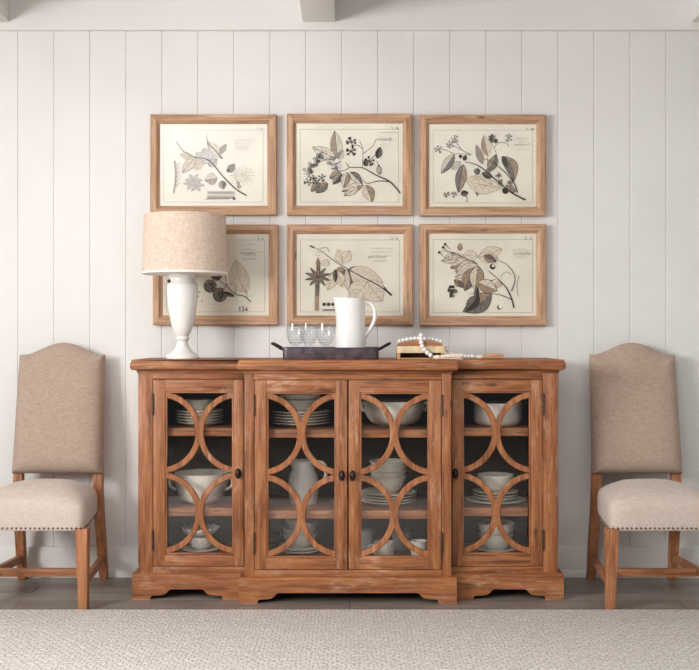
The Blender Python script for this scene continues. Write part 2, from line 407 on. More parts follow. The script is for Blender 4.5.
# shelves
for zt in (.705, .370):
    for a, b, y in ((SX-hb+.0250, SX-hcb-.0005, YS+.034), (SX-hcb+.0205, SX+hcb-.0205, YC+.034), (SX+hcb+.0005, SX+hb-.0250, YS+.034)):
        MB().box(a, b, y, YB-.0125, zt-.033, zt, 0, .002).build('shelf', woodX, sb)
def door(x0, x1, o0, o1, y, knob_x, hinge_x):
    z0, z1, q0, q1 = .1355, .9105, .1815, .8615
    o0, o1 = o0-.0075, o1+.0075
    d = MB()
    d.box(SX+x0, SX+o0, y, y+.024, z0, z1, 1, .0012); d.box(SX+o1, SX+x1, y, y+.024, z0, z1, 1, .0012)
    d.box(SX+o0, SX+o1, y+.0005, y+.024, q1, z1, 0, .0008); d.box(SX+o0, SX+o1, y+.0005, y+.024, z0, q0, 0, .0008)
    # bead around the glass
    t = .0075
    for a, b, c0, c1, mt in ((o0, o0+t, q0, q1, 1), (o1-t, o1, q0, q1, 1), (o0+t, o1-t, q0, q0+t, 0), (o0+t, o1-t, q1-t, q1, 0)):
        d.box(SX+a, SX+b, y+.004, y+.022, c0, c1, mt, .002)
    dr = d.build('door', [woodX, woodZ], sb)
    # glass
    MB().box(SX+o0+.001, SX+o1-.001, y+.0185, y+.0215, q0+.001, q1-.001).build('glass_pane', pane, dr, 0)
    # fretwork: two pairs of opposed arcs
    fr = MB(); w_, ym = o1-o0, y
    wd = .0245
    for zc0, zc1 in ((q0+.003, (q0+q1)/2+.001), ((q0+q1)/2-.001, q1-.003)):
        zc = (zc0+zc1)/2; hch = (zc1-zc0)/2-wd/2; bul = w_/2-.0045
        R = (hch*hch+bul*bul)/(2*bul); amax = math.atan2(hch, R-bul)+.05 if R > bul else math.pi/2
        for sg in (1, -1):
            cx = SX+(o0 if sg == 1 else o1)+sg*(bul-R)
            rg = []
            for k in range(33):
                a = -amax+2*amax*k/32
                ring = []
                for rr, yy in ((R-wd/2, y+.017), (R-wd/2, y+.008), (R-wd/2+.003, y+.005), (R+wd/2-.003, y+.005), (R+wd/2, y+.008), (R+wd/2, y+.017)):
                    xx = cx+sg*rr*math.cos(a); xx = min(max(xx, SX+o0-.004), SX+o1+.004)
                    ring.append((xx, yy+(0.0003 if sg == 1 else 0), zc+rr*math.sin(a)))
                rg.append(ring)
            fr.rings(rg)
    fr.build('fretwork', woodZ, dr, 40)
    # knob
    k = MB(); kz = .5225; kx = SX+knob_x
    k.lathe([(.0, .0), (.0075, 0), (.008, .003), (.0045, .006), (.004, .014), (.0115, .018), (.0125, .023), (.010, .029), (.004, .033), (0, .0335)], 0, 0, 0, 20,
            fn=lambda p, a, r, z: (kx+p[0], y-p[2], kz+p[1]*1.75))
    k.build('knob', darkmetal, dr, 50)
    for hz in (.808, .243):
        h = MB(); h.tube([(SX+hinge_x, y-.0035, hz-.039), (SX+hinge_x, y-.0035, hz+.039)], .0042, 10)
        h.sphere((SX+hinge_x, y-.0035, hz+.041), .0045); h.sphere((SX+hinge_x, y-.0035, hz-.041), .0045)
        h.build('hinge', hingemetal, dr)
    return dr
tag(door(-.810, -.4335, -.753, -.483, YS, -.4545, -.8115), 'left end door')
tag(door(-.3825, -.003, -.326, -.0555, YC, -.0245, -.384), 'centre door, left leaf')
tag(door(.003, .3825, .0555, .326, YC, .0195, .384), 'centre door, right leaf')
tag(door(.4335, .810, .483, .753, YS, .4455, .8115), 'right end door')

# ------------------------------------------------------------------ crockery
ORD = ['topmost', 'second from the top', 'third from the top', 'fourth from the top', 'fifth from the top', 'lowest']
def plate_mb(R, p=.0120):
    return MB().lathe([(0, 0), (.56*R, 0), (.60*R, .003), (R, p+.0035), (R+.001, p+.0055), (R-.003, p+.0068), (.64*R, p+.0012), (.58*R, p), (0, p)], 0, 0, 0, 48)
def bowl_prof(R, h, f, t=.0045, e=1.0):
    out = [(0, 0), (f, 0), (f+.001, .005)]
    n = 12
    oc = [(f+(R-f)*math.sin(i/n*PI/2)**e, .006+(h-.006)*(1-math.cos(i/n*PI/2))) for i in range(n+1)]
    ic = [(max(r-t, 0), z+t*.8) for r, z in oc]
    return out+oc+[(R-t/2, h+.002)]+list(reversed(ic[:-1]))+[(0, ic[0][1])]
def flare_mb(R, h, f, t=.003, fn=None):
    n = 14
    oc = [(f+(R-f)*(i/n)**.72, .005+(h-.007)*(i/n)**1.35) for i in range(n+1)]
    ic = [(max(r-t, .001), z+t*.75) for r, z in oc]
    pr = [(0, 0), (f, 0), (f+.0005, .004)]+oc+[(R+.0028, h-.001), (R+.003, h+.0008), (R, h+.0018)]+list(reversed(ic[:-1]))+[(0, ic[0][1])]
    return MB().lathe(pr, 0, 0, 0, 96 if fn else 48, fn=fn)
def bowl_mb(R, h, f, t=.0045, e=1.0, fn=None): return MB().lathe(bowl_prof(R, h, f, t, e), 0, 0, 0, 48, fn=fn)
def put(mb, name, mat, loc, label, cat, group=None, smooth=50):
    o = mb.build(name, mat, None, smooth); o.location = loc
    return tag(o, label, cat, group)
def stack(base, n, loc, label_fmt, group, pitch=.0120):
    x, y, z = loc
    for i in range(n):
        o = base if i == 0 else base.copy()
        if i: C.objects.link(o)
        o.location = (x+(random.uniform(-.0015, .0015) if i else 0), y+(random.uniform(-.0015, .0015) if i else 0), z+i*(pitch+.0002))
        k = n-1-i
        name = 'lowest' if i == 0 else ORD[min(k, 4)]
        tag(o, label_fmt % name, 'plate', group)
    return z+n*(pitch+.0002)
E = .0006
U, Lw, Bt = .705+E, .370+E, .160+E
D = 4.575
# left end door
x = X(199.8, D)
p = plate_mb(.104).build('dinner_plate', stone)
zt = stack(p, 5, (x, D, U), 'cream dinner plate on the left end top shelf, %s of its stack', 'plates behind the left end door')
put(flare_mb(.058, .050, .030), 'cereal_bowl', stone, (x-.002, D, zt+E), 'small cream bowl on the plate stack behind the left end door', 'bowl')
x = X(201.5, D)
tr = thing('tureen', (x, D, Lw), 'large cream serving bowl with loop handles on the left end middle shelf', 'bowl')
tp = bowl_prof(.116, .128, .062, .006, .8)
MB().lathe(tp, x, D, Lw, 56).build('bowl', stone, tr, 50)
for s in (-1, 1):
    MB().tube(bez([(x+s*.112, D-.03, Lw+.115), (x+s*.126, D-.031, Lw+.116), (x+s*.136, D-.022, Lw+.098), (x+s*.131, D-.02, Lw+.072), (x+s*.108, D-.02, Lw+.058)], 8), .006, 10).build('handle', stone, tr)
x = X(200.8, D)
put(plate_mb(.080, .007), 'saucer', stone, (x, D, Bt), 'cream saucer under the bowls at the bottom left of the sideboard', 'plate')
put(bowl_mb(.052, .055, .024, e=.8), 'dessert_bowl', stone, (x, D, Bt+.0075), 'white footed bowl on the saucer behind the left end door', 'bowl')
def flute(p, a, r, z):
    k = 1+.05*max(0, (z-.012)/.03)*math.cos(a*14); return (p[0]*k, p[1]*k, p[2]+.003*max(0, (z-.012)/.03)*math.cos(a*14))
put(MB().lathe(bowl_prof(.080, .036, .036, .004, 1.0), 0, 0, 0, 84, fn=flute), 'fluted_dish', greystone, (x, D, Bt+.0655), 'wide fluted grey dish set over the white bowl, bottom left of the sideboard', 'dish')
# centre left
D = 4.54
x = X(300.3, D)
p = plate_mb(.129).build('dinner_plate', stone)
zt = stack(p, 5, (x, D, U), 'wide cream plate on the left centre top shelf, %s of its stack', 'plates behind the left centre door')
put(flare_mb(.085, .052, .045), 'cereal_bowl', stone, (x, D, zt+E), 'cream bowl resting directly on the plates behind the left centre door', 'bowl')
put(flare_mb(.091, .054, .049), 'cereal_bowl', stone, (x, D, zt+.024), 'upper cream bowl nested in another behind the left centre door', 'bowl')
x = X(303.3, D)
jg = thing('jug', (x, D, Lw), 'grey stoneware jug on the middle shelf behind the left centre door', 'jug')
def spout(r0, z0, amt, wid):
    def fn(p, a, r, z):
        if z < z0: return p
        k = ((z-z0)/(r0))*amt*max(0, math.cos(a-PI))**wid
        return (p[0]-k, p[1], p[2]+k*.35)
    return fn
jp = [(0, 0), (.056, 0), (.060, .006), (.0655, .06), (.066, .095), (.060, .125), (.049, .146), (.045, .160), (.047, .178), (.051, .186), (.048, .187), (.043, .175), (.041, .16), (.045, .146), (.056, .122), (.062, .09), (.061, .05), (.052, .008), (0, .008)]
MB().lathe(jp, x, D, Lw, 48, fn=lambda p, a, r, z: ((p[0]-max(0, (z-.15)/.037)*.020*max(0, math.cos(a-PI))**4), p[1], p[2])).build('body', greystone, jg, 60)
MB().tube(bez([(x+.046, D-.02, Lw+.172), (x+.070, D-.022, Lw+.182), (x+.094, D-.024, Lw+.168), (x+.098, D-.024, Lw+.135), (x+.088, D-.022, Lw+.10), (x+.062, D-.02, Lw+.078)], 8), .0075, 10).build('handle', greystone, jg)
x = X(300, D)
p = plate_mb(.095).build('dinner_plate', stone)
zt = stack(p, 2, (x, D, Bt), 'cream plate under the tilted bowls behind the left centre door, %s of two', 'plates under the tilted bowls')
zz = zt+E
for i, (nm, tl) in enumerate((('lowest', 0), ('middle', .05), ('topmost', -.16))):
    o = put(flare_mb(.077-.002*i, .060, .036, .0025), 'cereal_bowl', greystone, (x+(-.004 if i == 2 else 0), D, zz+i*.024+(.011 if i == 2 else (.004 if i else 0))), 'grey bowl at the bottom behind the left centre door, %s of three nested' % nm, 'bowl', 'nested grey bowls')
    o.rotation_euler = (0, -tl, 0)
# centre right
x = X(394, D)
bw = thing('serving_bowl', (x, D, U), 'large cream lug-handled serving bowl on the top shelf behind the right centre door', 'bowl')
MB().lathe(bowl_prof(.133, .108, .060, .006, .85), x, D, U, 56).build('bowl', stone, bw, 50)
for s in (-1, 1):
    MB().tube(bez([(x+s*.123, D-.035, U+.098), (x+s*.137, D-.045, U+.100), (x+s*.141, D-.030, U+.086), (x+s*.130, D-.02, U+.066)], 8), .007, 10).build('handle', stone, bw)
x = X(388.3, D)
p = plate_mb(.121).build('dinner_plate', stone)
zt = stack(p, 4, (x, D, Lw), 'cream plate on the right centre middle shelf, %s of its stack', 'plates behind the right centre door')
for i, nm in enumerate(('lowest', 'second lowest', 'second highest', 'topmost')):
    put(flare_mb(.0775+.0006*i, .070, .034, .0025), 'cereal_bowl', stone, (x, D, zt+E+i*.0215), 'cream bowl in the nest above the plates, right centre door, %s of four' % nm, 'bowl', 'nested bowls behind the right centre door')
def mug(px, y, r, h, mat, label, hs):
    x = X(px, y)
    g = thing('mug', (x, y, Bt), label, 'mug', 'mugs on the sideboard floor')
    MB().lathe([(0, 0), (r*.86, 0), (r*.95, .005), (r, .02), (r, h), (r-.002, h+.001), (r-.004, h), (r-.004, .02), (r*.84, .007), (0, .007)], x, y, Bt, 36).build('body', mat, g, 50)
    if hs:
        dx, dy = hs
        MB().tube(bez([(x+dx*r*.95, y+dy*r*.95, Bt+h*.8), (x+dx*(r+.024), y+dy*(r+.024), Bt+h*.78), (x+dx*(r+.028), y+dy*(r+.028), Bt+h*.45), (x+dx*r*.95, y+dy*r*.95, Bt+h*.22)], 8), .0048, 8).build('handle', mat, g)
mug(366.5, 4.60, .036, .086, greymug, 'grey mug standing furthest left at the bottom behind the right centre door', (.5, .87))
mug(384, 4.46, .043, .062, stone, 'cream mug with handle to the left at the bottom behind the right centre door', (-.95, -.31))
mug(402.5, 4.60, .045, .085, greymug, 'tall grey mug between the two cream mugs behind the right centre door', (.0, -1.0))
mug(419, 4.48, .036, .062, stone, 'cream mug standing furthest right at the bottom behind the right centre door', (.6, .8))
# right end door
D = 4.575
x = X(497.5, D)
put(MB().lathe([(0, 0), (.082, 0), (.098, .010), (.1055, .03), (.1065, .095), (.1055, .099), (.1025, .098), (.100, .035), (.090, .012), (0, .008)], 0, 0, 0, 56), 'casserole_dish', stone, (x, D, U), 'straight-sided cream casserole dish on the top shelf behind the right end door', 'dish')
x = X(495.5, D)
def bead_edge(p, a, r, z): 
    k = 1+(.010*math.cos(a*40) if r > .115 else 0); return (p[0]*k, p[1]*k, p[2])
p = plate_mb(.126).build('dinner_plate', stone)
bp_ = MB().lathe([(0, 0), (.07, 0), (.075, .003), (.127, .0133), (.128, .0155), (.125, .0165), (.08, .011), (.072, .0098), (0, .0098)], 0, 0, 0, 160, fn=bead_edge)
bpd = bp_.build('beaded_plate', stone); bpd.location = (x, D, Lw)
tag(bpd, 'cream plate with beaded rim, lowest on the right end middle shelf', 'plate')
p.location = (x, D, Lw+.0102); p.name = 'dinner_plate'
bpy.data.objects.remove(p)
p = plate_mb(.097).build('salad_plate', stone)
zt = stack(p, 3, (x, D, Lw+.0102), 'smaller cream plate above the beaded plate, right end door, %s of three', 'small plates behind the right end door')
def rib(p, a, r, z): 
    k = 1+(.018*math.cos(a*36) if .004 < z < .075 and r > .03 else 0); return (p[0]*k, p[1]*k, p[2])
cxx = x
o = put(MB().lathe(bowl_prof(.077, .072, .036, .004, 1.0), 0, 0, 0, 144, fn=rib), 'ribbed_bowl', stone, (x, D, zt+.0012), 'ribbed cream bowl on the plates behind the right end door', 'bowl')
x = X(496, D)
p = plate_mb(.084, .0075).build('saucer', stone); p.location = (x, D, Bt)
tag(p, 'cream saucer under the nested bowls behind the right end door', 'plate')
put(flare_mb(.074, .068, .040), 'cereal_bowl', stone, (x, D, Bt+.0082), 'lower cream bowl on the saucer behind the right end door', 'bowl')
put(bowl_mb(.080, .058, .044, .004, .7), 'cereal_bowl', stone, (x, D, Bt+.0082+.056), 'upper wider cream bowl nested behind the right end door', 'bowl')

# ------------------------------------------------------------------ things on the sideboard
TZ = .9945
# lamp
ly = 4.55; lx = X(182.4, ly); ks = ly/F
lamp = thing('table_lamp', (lx, ly, TZ), 'white urn table lamp with a woven drum shade on the left of the sideboard', 'lamp')
bp0 = [(0, 0), (16.2, 0), (16.6, 1.2), (16.2, 2.6), (14.5, 4.2), (10.5, 7), (7.6, 10.5), (6.0, 14), (5.4, 17), (5.6, 18.2), (6.8, 19), (7.0, 20.2), (6.4, 21.3), (5.9, 22), (7.5, 24.5), (9.5, 29), (11.6, 36), (13.3, 45), (14.6, 55), (15.2, 64), (15.4, 72), (15.1, 74.5), (13.6, 75.6), (12.9, 77.5), (12.7, 80), (13.3, 81.6), (14.0, 82.6), (13.9, 84.2), (12.5, 85.2), (5, 85.6), (0, 85.6)]
MB().lathe([(r*ks, z*ks) for r, z in bp0], lx, ly, TZ, 56).build('base', ceramic, lamp, 60)
sx = X(185, ly); zs0, zs1 = Z(271.6, ly-.175), Z(211.3, ly-.17)
r0, r1 = 42.2*ks, 40.2*ks
m = MB(); seg = 72
rings = []
for r, z in ((r0-.003, zs0+.001), (r0, zs0), (r0+.001, zs0+.004), (r1+.001, zs1-.004), (r1, zs1), (r1-.003, zs1-.001), (r1-.0035, zs1-.006), (r0-.0035, zs0+.006), (r0-.003, zs0+.001)):
    rings.append([(sx+r*math.cos(2*PI*j/seg), ly+r*math.sin(2*PI*j/seg), z) for j in range(seg)])
m.rings(rings[:6], 0, False, False); m.rings(rings[5:], 1, False, False)
shade = m.build('lamp_shade', [burlap, linerwhite], lamp, 50)
for zz, rr in ((zs0+.0035, r0+.0012), (zs1-.0035, r1+.0012)):
    MB().lathe([(rr-.001, -.0045), (rr+.0006, -.0045), (rr+.0006, .0045), (rr-.001, .0045)], sx, ly, zz, 72).build('shade_trim', linerwhite if zz < zs0+.1 else burlap, shade)
hp_ = MB(); zt = TZ+85.6*ks
hp_.lathe([(0, 0), (.016, 0), (.016, .012), (.010, .02), (.010, .075), (0, .075)], lx, ly, zt-.002, 24)
hp_.build('socket', darkmetal, lamp)
MB().tube([(lx, ly, zt+.07), (lx, ly, zs1-.02), (sx, ly, zs1+.004)], .003, 8).build('riser', darkmetal, lamp)
sp = MB()
for k in range(3):
    a = k*2*PI/3+.4; sp.tube([(sx, ly, zs1-.006), (sx+r1*.985*math.cos(a), ly+r1*.985*math.sin(a), zs1-.006)], .002, 6)
sp.build('shade_spider', hingemetal, shade)
MB().lathe([(0, 0), (.005, 0), (.005, .003), (.009, .006), (.009, .010), (.004, .014), (0, .0145)], sx, ly, zs1+.002, 20).build('finial', brass, lamp)
MB().sphere((X(170.3, ly), ly-.03, Z(281.5, ly)), .008).tube([(X(170.3, ly), ly-.03, Z(281.5, ly)), (lx-.01, ly-.005, Z(280, ly)+.012)], .003, 8).build('switch', rubber, lamp)

# tray
ty0, ty1 = 4.365, 4.60
tx0, tx1 = X(282.3, ty0), X(379, ty0)
tray = thing('serving_tray', ((tx0+tx1)/2, (ty0+ty1)/2, TZ), 'dark weathered metal tray with raised end handles in the middle of the sideboard', 'tray')
def rrect(x0, x1, y0, y1, r, seg=5):
    pts = []
    for cx, cy, a0 in ((x1-r, y1-r, 0), (x0+r, y1-r, PI/2), (x0+r, y0+r, PI), (x1-r, y0+r, 1.5*PI)):
        for k in range(seg+1): a = a0+k/seg*PI/2; pts.append((cx+r*math.cos(a), cy+r*math.sin(a)))
    return pts
th = .050
ring = lambda i, z, r=.022: [(a, b, TZ+z) for a, b in rrect(tx0+i, tx1-i, ty0+i, ty1-i, max(r-i, .006))]
tm = MB().rings([ring(.003, 0), ring(.001, .002), ring(0, .004), ring(0, th-.004), ring(-.0025, th-.003), ring(-.0025, th), ring(.003, th), ring(.003, .008), ring(.006, .004)])
tm.build('pan', zinc, tray, 40)
for s in (-1, 1):
    xe = tx0 if s < 0 else tx1; ym = (ty0+ty1)/2
    path = [(xe-s*.001, ym-.075, TZ+.040), (xe+s*.012, ym-.073, TZ+.046), (xe+s*.040, ym-.062, TZ+.062), (xe+s*.048, ym-.045, TZ+.066), (xe+s*.048, ym+.045, TZ+.066), (xe+s*.040, ym+.062, TZ+.062), (xe+s*.012, ym+.073, TZ+.046), (xe-s*.001, ym+.075, TZ+.040)]
    MB().tube(bez(path, 6), .0052, 10).build('handle', darkmetal, tray)
TF = TZ+.0042
# pitcher
py_ = 4.49; pxc = X(350.6, py_); kk = py_/F
pit = thing('pitcher', (pxc, py_, TF), 'tall white ceramic pitcher with big loop handle on the metal tray', 'pitcher')
H = Z(298.5, py_)-TF
prf = [(0, 0), (.060, 0), (.0645, .004), (.066, .012), (.0655, .05)]+[(.0655-.0050*((z_-.05)/(H-.054))**.9, z_) for z_ in [.05+(H-.054)*q/18 for q in range(1, 19)]]+[(.0605, H), (.0580, H+.001), (.0555, H-.006), (.0550, H-.02), (.0555, H-.04), (.0565, H-.06), (.058, .13), (.060, .05), (.056, .010), (0, .008)]
def sp_fn(p, a, r, z):
    if z < H*.55: return p
    t = (z-H*.55)/(H*.45); q = max(0, math.cos(a-PI)); k = .0155*t**2.0*q**4
    return (p[0]-k, p[1], p[2]+.006*t**3*q**6)
MB().lathe(prf, pxc, py_, TF, 64, fn=sp_fn).build('body', ceramic, pit, 60)
hpts = [(X(362, py_), Z(303.5, py_)), (X(366.5, py_), Z(302.5, py_)), (X(372, py_), Z(305, py_)), (X(375, py_), Z(312, py_)), (X(374, py_), Z(321, py_)), (X(369.5, py_), Z(330, py_)), (X(365.3, py_), Z(336, py_)), (X(363.6, py_), Z(341, py_))]
MB().tube(bez([(a, py_-.004, b) for a, b in hpts], 8), [.0085]*57, 12, flat=1.25).build('handle', ceramic, pit, 60)
# goblets
def goblet(px, y, label):
    x = X(px, y); k = y/F
    g = thing('goblet', (x, y, TF), label, 'goblet', 'hobnail goblets on the tray')
    h1 = Z(323.3, y)-TF; h0 = h1-.098
    R = .0375
    b = MB()
    b.lathe([(0, h0), (.010, h0+.001), (.022, h0+.010), (.032, h0+.026), (R, h0+.048), (R+.0005, h0+.07), (R-.0015, h1), (R-.003, h1+.0006), (R-.0042, h1), (R-.003, h0+.07), (R-.004, h0+.05), (.028, h0+.027), (.018, h0+.013), (.006, h0+.007), (0, h0+.0065)], x, y, TF, 40)
    for row in range(6):
        zz = h0+.016+row*.0115
        rr = [.0265, .0325, .0362, .0382, .0384, .0381][row]-.0006
        nn = 16
        for j in range(nn):
            a = 2*PI*(j+.5*(row % 2))/nn
            b.sphere((x+rr*math.cos(a), y+rr*math.sin(a), TF+zz), .0022, 1, u=7, v=5)
    b.build('bowl', [goblet_glass, hob], g, 60)
    MB().lathe([(0, 0), (.030, 0), (.031, .0015), (.029, .003), (.010, .006), (.006, .010), (.0055, h0-.012), (.008, h0-.004), (.008, h0+.0005), (0, h0+.0005)], x, y, TF, 32).build('stem', goblet_glass, g, 60)
goblet(295.6, 4.47, 'clear hobnail glass goblet furthest left on the tray')
goblet(308.8, 4.55, 'clear hobnail glass goblet in the middle of the three on the tray')
goblet(325.6, 4.48, 'clear hobnail glass goblet nearest the white pitcher')

# wooden box
by0, by1 = 4.43, 4.53
bx0, bx1 = X(397.2, by0), X(444.3, by0)
bxr = thing('wooden_box', ((bx0+bx1)/2, (by0+by1)/2, TZ), 'small arched-top wooden box with a worn cream front, draped with beads', 'box')
zA, zB, zC, zD = Z(353, by0), Z(346.2, by0), Z(342.5, by0), Z(340.4, by0)
bxm = MB()
bxm.box(bx0, bx0+.013, by0, by1, TZ, zA, 0, .001); bxm.box(bx1-.013, bx1, by0, by1, TZ, zA, 0, .001); bxm.box(bx0+.013, bx1-.013, by1-.01, by1, TZ, zA, 0)
bxm.box(bx0+.013, bx1-.013, by0+.002, by1-.01, TZ, TZ+.005, 0)
bxm.build('body', boxwood, bxr)
MB().box(bx0+.0125, bx1-.0125, by1-.03, by1-.0105, TZ+.0055, zA-.0005).build('slot_back', darkslot, bxr)  # dark brown block across the back of the open slot
MB().box(bx0-.001, bx1+.001, by0-.002, by1, zA, zB, 0, .0015).build('front_band', creampaint, bxr)
lid = [(bx0, zB), (bx1, zB)] + [(bx1-(1-math.cos(t))*.0+0 - (bx1-bx0)*(k/14), zB+(zD-zB)*min(1, (math.sin(PI*k/14))**.5)) for k, t in [(k, 0) for k in range(1, 14)]]
MB().prism(lid, 'Y', by0+.001, by1).build('lid', legX, bxr)
# bead garland
gar = thing('bead_garland', (X(440, 4.42), 4.42, TZ), 'white wooden bead garland with jute tassels draped over the wooden box', 'garland')
gm = None
gp = []
yf = by0-.011
for a, b, d in ((421, 335.2, by0+.02), (420.8, 338.8, by0+.004), (421.3, 342.6, yf), (422.2, 346.4, yf-.001), (424.6, 349.8, yf-.002), (427.3, 352.8, yf-.004), (430.6, 355.3, yf-.008)):
    gp.append((X(a, d), d, Z(b, d)))
rb = .0088
for a, d in ((399.6, by1-.02), (403.4, by1-.02), (407.3, by1-.02), (411.2, by1-.02), (415, by1-.02), (418.6, by0+.05), (425, by0+.05), (429, by0+.055), (433, by0+.06), (437, by0+.06), (440.6, by0+.06)):
    t = (X(a, d)-bx0)/(bx1-bx0); t = min(max(t, 0.001), .999)
    gp.append((X(a, d), d, zB+(zD-zB)*min(1, math.sin(PI*t)**.5)+rb*.97))
for a, b, d in ((445.3, 346.2, 4.50), (447.6, 349.8, 4.49), (449.5, 353.2, 4.48), (453.5, 355.4, 4.47), (457.6, 355.6, 4.46), (461.6, 355.7, 4.45)):
    gp.append((X(a, d), d, max(Z(b, d), TZ+rb)))
for a, d in ((465.4, 4.44), (469.0, 4.44), (472.4, 4.44)): gp.append((X(a, d), d, TZ+rb*1.12))
for i, q in enumerate(gp):
    r = .0098 if i < 7 or i >= len(gp)-3 else rb
    MB().sphere((q[0], q[1], max(q[2], TZ+r)), r, 0, u=18, v=11).build('bead', beadwhite, gar, 60)
def tassel(p0, p1, p2, mats, n, spread):
    """soft bundle of strands with a bound head"""
    hd = MB(); P0, P1, P2 = Vector(p0), Vector(p1), Vector(p2)
    hd.tube([P0, P0.lerp(P1, .5), P1], [.006, .0095, .0085], 12)
    st = MB()
    for k in range(n):
        a = random.uniform(0, 2*PI); q = random.uniform(.2, 1)
        o1 = Vector((0, math.cos(a)*.006*q, math.sin(a)*.006*q)); o2 = Vector((random.uniform(-.012, .004), math.cos(a)*spread*q, math.sin(a)*.012*q+.004))
        e = P2+o2; mid = P1.lerp(P2, .5)+(o1+o2)*.6
        for v_ in (mid, e): v_.z = max(v_.z, TZ+.002)
        mid.z += random.uniform(0, .006); st.tube(bez([P1+o1, mid, e], 4), .0020, 5)
    h = hd.build('tassel', mats[0], gar); st.build('fringe', mats[1], h)
z9 = TZ+.009
tassel((X(433.5, 4.395), 4.395, z9), (X(440, 4.385), 4.385, z9), (X(462, 4.37), 4.375, z9-.002), (cottontwine, cottontwine), 60, .02)
tassel((X(475.5, 4.44), 4.44, z9), (X(482, 4.44), 4.44, z9), (X(503, 4.435), 4.435, z9-.002), (cottontwine, twine), 60, .02)

# ------------------------------------------------------------------ pictures
PD = 4.762
class Art:
    """flat ink drawing on the print, in the coordinates of the sheet as listed, y down"""
    def __init__(s, mb, ox, oy, sc): s.mb, s.ox, s.oy, s.sc = mb, ox, oy, sc; s.n = 0; s.late = []
    def W(s, p, lift):
        return (X(s.ox+p[0]/s.sc, PD), PD+.0115-lift, Z(s.oy+p[1]/s.sc, PD))
    def poly(s, pts, mat, lift=None):
        s.n += 1; l = .0003+s.n*.000012
        s.mb.add([s.W(p, l) for p in pts], [tuple(range(len(pts)))], mat)
    def line(s, pts, w, mat=1, taper=False, late=True):
        if late and taper: s.late.append((pts, w, mat))
        pts = [Vector((p[0], p[1], 0)) for p in pts]; n = len(pts)
        s.n += 1; l = .0003+s.n*.000012
        L, R = [], []
        for i, p in enumerate(pts):
            t = (pts[min(i+1, n-1)]-pts[max(i-1, 0)]); t.normalize(); nn = Vector((-t.y, t.x, 0))
            ww = w/2*(1-.75*i/(n-1) if taper else 1)
            L.append(p+nn*ww); R.append(p-nn*ww)
        s.mb.add([s.W(p, l) for p in L+R], [(i, i+1, n+i+1, n+i) for i in range(n-1)], mat)
    def curve(s, pts, w, mat=1, taper=False): s.line(bez([(p[0], p[1], 0) for p in pts], 6), w, mat, taper)
    def leaf(s, b, t, w, fill=4, edge=1, shade=None, bend=0, lw=2.2, veins=4):
        B, T = Vector((b[0], b[1], 0)), Vector((t[0], t[1], 0)); d = T-B; nn = Vector((-d.y, d.x, 0)).normalized()
        n = 14; mid = [B+d*(i/n)+nn*bend*math.sin(PI*i/n) for i in range(n+1)]
        def hw(i): u = i/n; return w/2*math.sin(PI*u**.85)**.9 if 0 < u < 1 else 0
        Lp = [m_+nn*hw(i) for i, m_ in enumerate(mid)]; Rp = [m_-nn*hw(i) for i, m_ in enumerate(mid)]
        s.poly([(p.x, p.y) for p in Lp+Rp[-2:0:-1]], fill)
        if shade is not None: s.poly([(p.x, p.y) for p in mid+Rp[-2:0:-1]], shade)
        s.line([(p.x, p.y) for p in Lp], lw, edge); s.line([(p.x, p.y) for p in Rp], lw*1.3, edge)
        s.line([(p.x, p.y) for p in mid], lw, edge)
        for k in range(1, veins+1):
            i = int(n*k/(veins+1.5)); j = min(i+3, n-1)
            for S in (Lp, Rp):
                q = mid[j].lerp(S[j], .8); s.line([(mid[i].x, mid[i].y), (q.x, q.y)], lw*.6, edge)
    def dot(s, c, r, mat=1, sq=1):
        s.poly([(c[0]+r*math.cos(2*PI*k/12), c[1]+r*sq*math.sin(2*PI*k/12)) for k in range(12)], mat)
    def ring(s, c, r, w=2, mat=1): s.line([(c[0]+r*math.cos(2*PI*k/16), c[1]+r*math.sin(2*PI*k/16)) for k in range(17)], w, mat)
    def flower(s, c, r, n=6, mat=1):
        for k in range(n):
            a = 2*PI*k/n+random.random(); e = (c[0]+r*math.cos(a), c[1]+r*math.sin(a))
            s.line([c, e], r*.16, mat); s.dot(e, r*.27, mat)
    def script(s, x0, x1, y, amp, w=1.6, mat=5):
        n = int((x1-x0)/3.6); pts = []; w *= .8; amp *= 1.15
        for i in range(n+1):
            pts.append((x0+(x1-x0)*i/n+random.uniform(-1.5, 1.5), y+amp*math.sin(i*2.1)*random.uniform(.3, 1.1)))
            if random.random() < .16 and len(pts) > 2:
                s.line(pts, w, mat); pts = []
        if len(pts) > 2: s.line(pts, w, mat)
    def digits(s, txt, x, y, h, w, mat):
        D = {'0': [[(0, 0), (1, 0), (1, 2), (0, 2), (0, 0)]], '1': [[(.2, .4), (.6, 0), (.6, 2)]], '2': [[(0, .3), (.3, 0), (.8, 0), (1, .5), (0, 2), (1, 2)]], '3': [[(0, .1), (.9, .1), (.5, .9), (1, 1.4), (.6, 2), (0, 1.8)]],
             '4': [[(.75, 2), (.75, 0), (0, 1.4), (1.1, 1.4)]], '6': [[(.9, 0), (.1, 1.1), (.2, 1.9), (.8, 2), (1, 1.4), (.6, 1), (.1, 1.3)]], 'T': [[(0, 0), (1, 0)], [(.5, 0), (.5, 2)]], '.': [[(.3, 1.8), (.5, 2)]], '5': [[(1, 0), (.1, 0), (.1, .9), (.8, .9), (1, 1.4), (.7, 2), (0, 1.9)]], ' ': []}
        for ch in txt:
            for st in D[ch]: s.line([(x+p[0]*h*.5, y+p[1]*h*.5) for p in st], w, mat)
            x += h*.78
INKS = [paper, ink, grey, wash, pale, faint, lilac]
